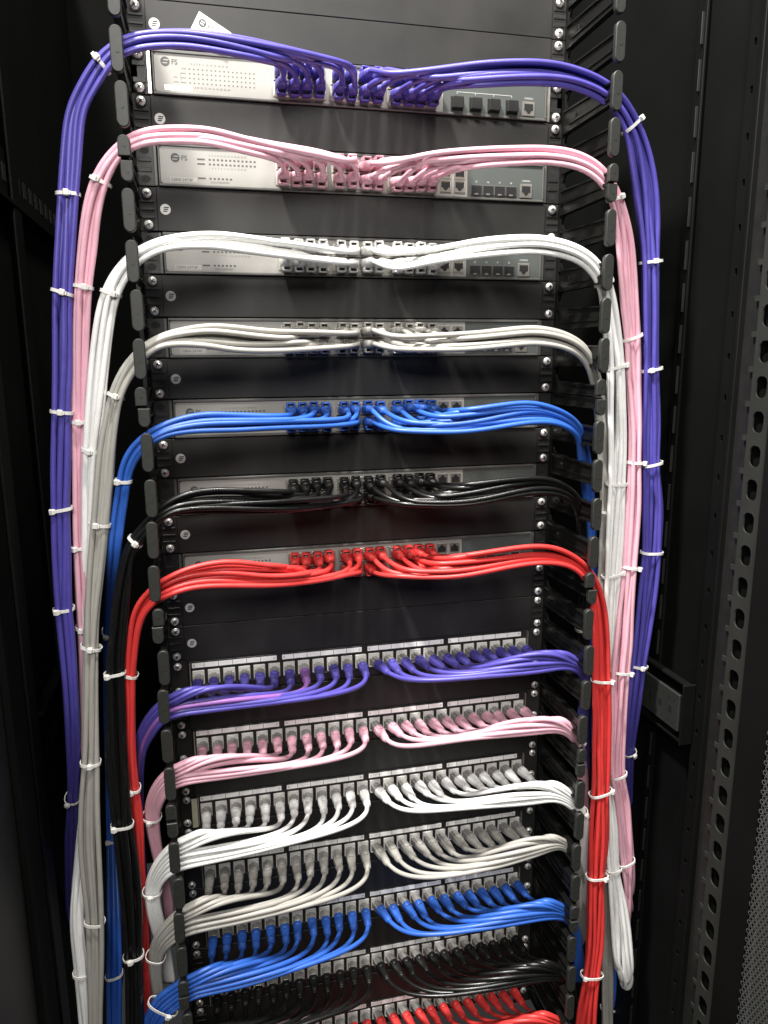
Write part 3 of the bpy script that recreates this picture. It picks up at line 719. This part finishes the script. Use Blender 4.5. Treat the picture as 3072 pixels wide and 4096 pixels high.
B['pink', 'R'] = [H(785, 352, 384, -56), H(860, 342, 388, -68), H(934, 325, 381, -80), H(1040, 316, 364, -92), H(1131, 313, 358, -98), H(1180, 313, 356, -100), H(1236, 320, 364, -101), (1280, 338, 1268, 376, -101), (1314, 366, 1296, 398, -100), (1340, 410, 1314, 430, -98),
    VR(465, 1324, 1358, -94), VR(522, 1328, 1370, -92), VR(593, 1330, 1376, -91), VR(665, 1337, 1380, -90), VR(735, 1346, 1385, -90), VR(808, 1348, 1387, -90), VR(916, 1356, 1390, -90), VR(992, 1356, 1387, -90), VR(1097, 1351, 1387, -90), VR(1232, 1344, 1377, -90), VR(1348, 1331, 1370, -89), VR(1386, 1328, 1368, -89), VR(1457, 1321, 1360, -88), VR(1565, 1318, 1353, -87), VR(1675, 1318, 1350, -86),
    VR(1744, 1328, 1362, -84), VR(1869, 1338, 1368, -82), VR(1930, 1345, 1369, -80), VR(1975, 1350, 1366, -72), VR(1990, 1348, 1362, -50)]
B['white', 'R'] = [H(785, 545, 590, -54), H(860, 540, 588, -66), H(934, 530, 572, -78), H(1040, 508, 558, -90), H(1134, 502, 550, -97), H(1180, 506, 551, -99), H(1226, 517, 561, -101), (1272, 538, 1256, 574, -101), (1306, 574, 1282, 602, -99), (1326, 618, 1294, 634, -96),
    VR(701, 1300, 1340, -94), VR(790, 1310, 1349, -92), VR(880, 1310, 1352, -92), VR(952, 1311, 1354, -91), VR(1043, 1312, 1351, -90), VR(1133, 1307, 1349, -89), VR(1240, 1303, 1342, -87), VR(1348, 1298, 1336, -84), VR(1500, 1292, 1330, -80), VR(1650, 1294, 1330, -78), VR(1798, 1306, 1338, -80), VR(1880, 1312, 1340, -82), VR(1941, 1316, 1352, -84), VR(2012, 1320, 1362, -86), VR(2084, 1324, 1367, -88), VR(2118, 1328, 1368, -86), (1360, 2146, 1342, 2128, -80), (1338, 2146, 1340, 2134, -72), VR(2110, 1334, 1344, -62), VR(2040, 1326, 1338, -50)]
B['beige', 'R'] = [H(785, 716, 750, -54), H(860, 722, 762, -68), H(1005, 715, 760, -88), H(1134, 702, 748, -97), H(1154, 701, 746, -98), H(1208, 710, 753, -100), (1256, 732, 1240, 766, -98), (1286, 770, 1264, 790, -92), (1302, 824, 1276, 834, -84),
    VR(900, 1284, 1316, -78), VR(1000, 1292, 1322, -76), VR(1112, 1296, 1320, -76), VR(1250, 1290, 1316, -72), VR(1400, 1284, 1312, -66), VR(1600, 1284, 1314, -62), VR(1800, 1292, 1320, -62), VR(1960, 1300, 1326, -60), VR(2300, 1300, 1324, -50)]
B['blue', 'R'] = [H(785, 890, 925, -58), H(860, 888, 936, -74), H(1005, 880, 938, -92), H(1134, 864, 919, -99), H(1190, 874, 918, -100), (1236, 894, 1220, 928, -96), (1264, 930, 1244, 948, -84), VR(985, 1246, 1276, -70), VR(1060, 1256, 1284, -60), VR(1200, 1264, 1290, -54), VR(1500, 1268, 1296, -50), VR(1800, 1290, 1316, -10), VR(1995, 1300, 1328, 20), VR(2180, 1300, 1332, 30), VR(2300, 1296, 1328, 30)]
B['black', 'R'] = [H(785, 1052, 1085, -60), H(860, 1054, 1094, -76), H(1005, 1042, 1096, -92), H(1134, 1028, 1072, -99), H(1190, 1030, 1070, -98), (1236, 1052, 1222, 1080, -90), (1262, 1090, 1242, 1108, -76), VR(1180, 1246, 1272, -64), VR(1350, 1246, 1276, -56), VR(1600, 1250, 1278, -50), VR(1900, 1256, 1284, -44), VR(2300, 1260, 1290, -40)]
B['red', 'R'] = [H(785, 1200, 1236, -60), H(860, 1206, 1252, -76), H(934, 1203, 1254, -86), H(1005, 1195, 1250, -94), H(1134, 1176, 1225, -100), H(1190, 1176, 1220, -102), H(1226, 1188, 1226, -102), (1266, 1213, 1250, 1240, -102), (1296, 1256, 1270, 1272, -101),
    VR(1312, 1274, 1311, -101), VR(1383, 1279, 1317, -102), VR(1475, 1279, 1319, -103), VR(1565, 1280, 1321, -104), VR(1637, 1278, 1319, -104), VR(1710, 1276, 1319, -104), VR(1816, 1270, 1317, -104), VR(1898, 1269, 1309, -104), VR(1977, 1265, 1309, -103), VR(2048, 1262, 1307, -102), VR(2108, 1257, 1299, -102), VR(2191, 1246, 1291, -102), VR(2300, 1236, 1282, -102)]
PATHS = {k: Path(v) for k, v in B.items()}
SLOTS = [(-1, .85), (-.86, -.9), (-.64, 0), (-.36, .85), (-.3, -.95), (-.02, -.05), (.12, -.98), (.34, .85), (.5, -.9), (.66, 0), (.9, -.9), (1, .85)]
for si, (u_, col) in enumerate(zip(SWU, PCOL)):
    for sd, cols, dirx in (('L', range(0, 6), -1), ('R', range(6, 12), 1)):
        path = PATHS[(col, sd)]
        lst = []
        for rank, c in enumerate(sorted(cols, key=lambda c: -abs(c-(0 if sd == 'L' else 11)))):   # centre-most first
            for row in (0, 1): lst.append((rank, c, row))
        if si in (0, 1): order = sorted(lst, key=lambda t: (-t[0], 1-t[2]))          # slots fill from the bottom: outer ports lowest
        elif si in (2, 3): order = sorted(lst, key=lambda t: (1-t[2]*1, t[0] if t[2] else -t[0]))[::1]; order = [t for t in order if t[2] == 1]+[t for t in order if t[2] == 0]
        else: order = sorted(lst, key=lambda t: (t[0], -t[2]))                        # centre ports lowest
        for k, (rank, c, row) in enumerate(order):
            a, b = SLOTS[k]; a += (0.16 if k % 3 == 1 else 0)*(-1 if a > 0 else 1)
            z = u_*U+ROWZ[row]
            lead = 24+random.uniform(-2, 6)
            lab = f'{col} network cable in the {SWL[si]} switch, {"upper" if row == 0 else "lower"} row, {ORD[c]} port from the left'
            if abs(path.C[0, 0]-COLX[c]) > 400: continue
            cable(col, path, (COLX[c], -6.0, z), dirx, a, b, lead, lab, f'{col} cables of the switch', 'switch', flip=(row == 1), lean=dirx*random.uniform(.0, .12), droop=random.uniform(-.08, .08), m0=16, m1=26, loose=(sd == 'R' and col in ('white', 'pink')))
# --- patch panel ribbons
RB = {}
RB[0, 'L'] = [H(800, 1462, 1480, -62), H(760, 1463, 1496, -70), H(700, 1468, 1509, -78), H(640, 1472, 1517, -84), H(594, 1476, 1523, -88), H(500, 1480, 1534, -94), H(430, 1485, 1543, -97), H(374, 1494, 1550, -99), (340, 1516, 350, 1566, -96), (308, 1556, 330, 1596, -84), (286, 1620, 312, 1640, -66), VL(1760, 280, 312, -40), VL(1900, 290, 320, -20), VL(2100, 300, 330, -10)]
RB[1, 'L'] = [H(806, 1595, 1612, -62), H(770, 1600, 1630, -70), H(700, 1612, 1648, -80), H(640, 1620, 1660, -86), H(594, 1626, 1669, -90), H(500, 1634, 1683, -96), H(430, 1638, 1692, -99), H(387, 1642, 1698, -100), (352, 1664, 360, 1716, -97), (324, 1702, 350, 1742, -88), (311, 1755, 344, 1768, -76), VL(1840, 326, 352, -56), VL(1930, 348, 372, -40), VL(2040, 356, 380, -24)]
RB[2, 'L'] = [H(806, 1738, 1756, -62), H(770, 1748, 1778, -72), H(700, 1768, 1806, -82), H(640, 1778, 1822, -88), H(560, 1790, 1842, -94), H(500, 1796, 1856, -98), H(430, 1801, 1871, -101), H(387, 1806, 1880, -102), (352, 1834, 366, 1893, -99), (322, 1880, 350, 1912, -92), (311, 1926, 344, 1936, -86), VL(1980, 318, 354, -80), VL(2040, 336, 368, -60), VL(2120, 352, 380, -40)]
RB[3, 'L'] = [H(806, 1860, 1884, -62), H(770, 1874, 1912, -72), H(700, 1896, 1946, -84), H(640, 1912, 1966, -90), H(560, 1926, 1986, -96), H(500, 1936, 2000, -99), H(440, 1943, 2012, -102), H(402, 1949, 2021, -103), (372, 1972, 382, 2032, -101), (340, 2010, 360, 2052, -94), (322, 2050, 350, 2072, -84), VL(2120, 324, 352, -70), VL(2180, 336, 362, -56), VL(2300, 350, 376, -40)]
RB[4, 'L'] = [H(806, 1988, 2006, -62), H(770, 2000, 2036, -72), H(700, 2024, 2072, -84), H(640, 2042, 2096, -91), H(560, 2062, 2124, -97), H(500, 2076, 2140, -100), H(440, 2092, 2153, -102), H(410, 2101, 2161, -103), (378, 2122, 392, 2176, -101), (340, 2146, 366, 2196, -96), (318, 2180, 350, 2216, -90), (300, 2240, 336, 2260, -80), VL(2360, 300, 336, -60)]
RB[5, 'L'] = [H(806, 2110, 2126, -62), H(770, 2126, 2156, -72), H(700, 2150, 2196, -84), H(600, 2186, 2240, -95), H(500, 2212, 2274, -101), H(420, 2230, 2292, -103), (380, 2256, 396, 2310, -100), (330, 2320, 360, 2350, -90)]
RB[0, 'R'] = [H(790, 1436, 1456, -62), H(830, 1436, 1466, -70), H(880, 1430, 1473, -78), H(960, 1420, 1472, -86), H(1050, 1412, 1466, -92), H(1130, 1406, 1459, -96), H(1180, 1404, 1453, -98), (1230, 1408, 1222, 1446, -98), (1268, 1436, 1250, 1458, -92), (1284, 1480, 1258, 1490, -80), VR(1540, 1246, 1272, -66), VR(1640, 1250, 1276, -50), VR(1800, 1256, 1280, -36)]
RB[1, 'R'] = [H(796, 1566, 1584, -62), H(840, 1568, 1596, -70), H(900, 1566, 1600, -80), H(980, 1556, 1600, -88), H(1060, 1548, 1596, -94), H(1130, 1540, 1590, -98), H(1176, 1537, 1586, -99), (1216, 1547, 1204, 1582, -99), (1246, 1574, 1230, 1596, -94), (1262, 1606, 1240, 1618, -84), VR(1680, 1246, 1270, -66), VR(1800, 1250, 1276, -46)]
RB[2, 'R'] = [H(796, 1712, 1734, -62), H(840, 1718, 1750, -72), H(900, 1714, 1755, -82), H(980, 1698, 1752, -90), H(1060, 1688, 1746, -96), H(1130, 1678, 1741, -100), H(1172, 1676, 1736, -101), (1210, 1690, 1200, 1732, -101), (1244, 1712, 1228, 1746, -99), (1266, 1748, 1244, 1766, -96), VR(1800, 1252, 1278, -90), VR(1900, 1250, 1274, -70), VR(2000, 1250, 1276, -46)]
RB[3, 'R'] = [H(796, 1846, 1868, -62), H(840, 1854, 1884, -72), H(900, 1856, 1892, -82), H(980, 1850, 1890, -90), H(1060, 1830, 1880, -96), H(1130, 1810, 1860, -100), H(1176, 1803, 1845, -101), H(1206, 1804, 1832, -99), (1236, 1822, 1226, 1846, -92), (1256, 1860, 1238, 1872, -80), VR(1940, 1244, 1270, -60), VR(2060, 1246, 1272, -40)]
RB[4, 'R'] = [H(796, 1968, 1990, -62), H(840, 1976, 2008, -72), H(900, 1984, 2018, -82), H(980, 1976, 2018, -90), H(1060, 1958, 2008, -96), H(1130, 1944, 1996, -100), H(1176, 1942, 1988, -101), H(1206, 1946, 1986, -99), (1240, 1972, 1226, 1998, -90), (1256, 2020, 1236, 2028, -78), VR(2120, 1240, 1266, -60)]
RB[5, 'R'] = [H(796, 2094, 2116, -62), H(840, 2102, 2132, -72), H(900, 2106, 2148, -82), H(980, 2104, 2150, -90), H(1060, 2090, 2142, -96), H(1130, 2076, 2128, -100), H(1176, 2074, 2120, -100), (1216, 2086, 1204, 2120, -96), (1240, 2120, 1222, 2136, -84), VR(2240, 1230, 1260, -60)]
RB[6, 'R'] = [H(796, 2216, 2236, -62), H(900, 2222, 2264, -82), H(980, 2220, 2266, -90), H(1060, 2200, 2262, -96), H(1130, 2186, 2250, -100), H(1176, 2184, 2240, -101), (1216, 2200, 1206, 2240, -98), (1240, 2236, 1220, 2256, -86), VR(2340, 1230, 1260, -60)]
RP = {k: Path(v) for k, v in RB.items()}
for (pi_, sd), path in RP.items():
    col0 = PCOL[pi_]; js = range(0, 12) if sd == 'L' else range(12, 24); dirx = -1 if sd == 'L' else 1
    for q, j in enumerate(js if sd == 'R' else reversed(js)):      # q = 0 is the centre-most port, lowest in the ribbon
        a = -1+2*q/11.0; b = 0.55 if q % 2 == 0 else -0.55
        z = -U*(1+2*pi_)+21.2
        col = col0
        if pi_ == 0 and j == 7: col = 'mauve'
        lead = 108+random.uniform(-8, 12) if sd == 'L' else 112+random.uniform(-8, 12)
        # outer jacks cannot run that far before the fingers
        lead = min(lead, max(15, 228-abs(JX[j])))
        cname = 'pinkish violet' if col == 'mauve' else col
        lab = f'{cname} network cable in the {ORD[j]} jack from the left of the {SWL[pi_]} patch panel'
        cable(col, path, (JX[j], -5.0, z), dirx, a, b, lead, lab, f'{col0} cables of the patch panel', 'patch', lean=dirx*random.uniform(.02, .12) if sd == 'L' else random.uniform(.16, .30), droop=random.uniform(0.0, .14), m0=36, m1=70, wander=0.22)
# the few red plugs left of the centre of the lowest patch panel
REDL = Path([H(812, 2226, 2246, -60), H(700, 2266, 2316, -84), H(600, 2306, 2360, -95), H(480, 2340, 2400, -101)])
for q, j in enumerate((11, 10, 9, 8)):
    cable('red', REDL, (JX[j], -5.0, -U*13+21.2), -1, -1+0.5*q, 0.5-(q % 2), 50, f'red network cable in the {ORD[j]} jack from the left of the seventh patch panel', 'red cables of the patch panel', 'patch', lean=-.05, droop=.08)

# ------------------------------------------------------------------ cable ties
NT = {}
def tie(path, x, y, head, colour, where, grow=1.0, deep=8.6, tail=True):
    i = min(max(path.nearest(x, y), 2), len(path.C)-3)
    T = path.C[i+2]-path.C[i-2]; T /= np.linalg.norm(T)
    X = path.hv[i]/path.hw[i]; X = X-T*(X@T); X /= np.linalg.norm(X); Y = np.cross(T, X)
    if Y@path.D[i] < 0: Y = -Y
    # slack: tilt the strap a little
    tl = random.uniform(-.22, .22); T2 = T*math.cos(tl)+X*math.sin(tl); X2 = X*math.cos(tl)-T*math.sin(tl); T, X = T2, X2
    hw = path.hw[i]*grow+0.9; C = path.C[i]; mb = MB(); n = 36; rings = []
    for k in range(n):
        t = 2*math.pi*k/n; c, s_ = math.cos(t), math.sin(t)
        e = 2/2.6; px = hw*math.copysign(abs(c)**e, c); py = deep*math.copysign(abs(s_)**e, s_)
        o_ = X*px+Y*py; nn = X*(px/hw**2)+Y*(py/deep**2); nn /= np.linalg.norm(nn)
        rings.append([C*0+o_+nn*dn+T*dt for dn, dt in ((-.5, -1.6), (-.5, 1.6), (.5, 1.6), (.5, -1.6))])
    rings.append(rings[0]); mb.loops(rings, TIEM, cap=False)
    key = (colour, where); NT[key] = NT.get(key, 0)+1
    o = mb.build('cable_tie', None, 40); o.location = Vector([c*K for c in C])
    tag(o, f'{ORD[NT[key]-1]} white tie from the top around the {colour} cables {where}', 'cable tie', f'cable ties on the {colour} cables')
    if head is not None:
        hx_ = head*hw*0.92; hy_ = deep*math.sqrt(max(0.0, 1-min(1, abs(head*0.92))**2.6))**(1/1.3)+1.6
        hc = X*hx_+Y*hy_; nn = X*(hx_/hw**2)+Y*(hy_/deep**2); nn /= np.linalg.norm(nn); tt = np.cross(T, nn)
        hb = MB(); c_ = 0.8
        q = MB(); q.box(-2.6, 2.6, -2.3, 2.3, -2.9, 2.9, TIEM, c_)
        q.box(-4.0, -2.6, -0.7, 0.7, -1.8, 1.8, TIEM, 0.2)
        hb.add([hc+tt*v[0]+nn*v[1]+T*v[2] for v in q.v], q.f, TIEM); hb.build('tie_head', o)
LS, RS = 'left of the rack', 'right of the rack'
for k, lst in {
 ('purple', 'L'): [(215, 135, .35), (146, 424, .05), (137, 640, -.1), (133, 888, .0), (131, 1097, .7), (137, 1308, .6), (148, 1720, .6)],
 ('pink', 'L'): [(212, 397, .45), (182, 625, -.2), (170, 912, .0), (170, 1177, .7), (180, 1362, .3)],
 ('white', 'L'): [(236, 640, -.3), (195, 967, .2), (170, 2100, None)],
 ('beige', 'L'): [(250, 846, .0), (208, 1138, .35), (197, 1395, .0), (195, 1640, .0), (205, 1990, None)],
 ('blue', 'L'): [(263, 1040, .8), (236, 1365, .5), (240, 1817, .6), (246, 2112, None)],
 ('black', 'L'): [(289, 1170, -.1), (250, 1448, .75), (262, 1775, .75), (290, 2070, .3)],
 ('red', 'L'): [(282, 1455, None), (290, 1700, .6)],
 ('purple', 'R'): [(1362, 268, .85), (1405, 565, .05), (1408, 797, -.4), (1408, 1005, None), (1407, 1197, None), (1379, 1440, .0), (1360, 1625, .4)],
 ('pink', 'R'): [(1328, 420, .3), (1365, 735, None), (1372, 992, .95), (1362, 1232, .95), (1342, 1457, .95), (1335, 1675, None), (1352, 1862, None)],
 ('white', 'R'): [(1310, 605, .4), (1330, 790, .9), (1332, 1043, None), (1322, 1245, .95), (1327, 1882, None)],
 ('beige', 'R'): [(1306, 1112, .2)],
 ('blue', 'R'): [(1317, 2180, .9)],
 ('black', 'R'): [(1262, 1358, None)],
 ('red', 'R'): [(1300, 1475, .95), (1298, 1710, .95), (1290, 1895, .6), (1278, 2108, -.95)]}.items():
    for x, y, h in lst: tie(PATHS[k], x, y, h, k[0], LS if k[1] == 'L' else RS)
for k, x, y, h, cn, wh in ((1, 326, 1762, .1, 'pink', 'behind the left fingers'), (2, 328, 1930, .1, 'white', 'behind the left fingers'), (3, 336, 2062, None, 'beige', 'behind the left fingers'), (4, 345, 2172, -.6, 'blue', 'at the lower left fingers')):
    tie(RP[k, 'L'], x, y, h, cn, wh)
tie(RP[1, 'R'], 1250, 1596, .5, 'pink', 'at the right fingers'); tie(RP[2, 'R'], 1256, 1756, .4, 'white', 'at the right fingers')

# ------------------------------------------------------------------ paper tag on the top blank panel
tg = empty('paper_tag', (-170, -9, 697), 'small white paper tag with a round emblem, tilted above the purple cables', 'paper tag')
tg.rotation_euler = (0, math.radians(29), 0)
mb = MB(); mb.box(-2, 34, -0.3, 0.3, -14, 5, PAPER); mb.build('card', tg)
mb = MB(); mb.disc(5.5, -3, 4.0, -0.5, -0.3, INK, 20)
for dz in (1.2, -1.2): mb.box(3.6, 7.4, -0.6, -0.5, -3+dz-.4, -3+dz+.4, PAPER)
mb.build('emblem', tg)
text('FS', 11, -3, 7.5, INK, tg, -0.4, bold=0.1)
make_texts()
print('cables', NC[0], 'objects', len(S.objects))
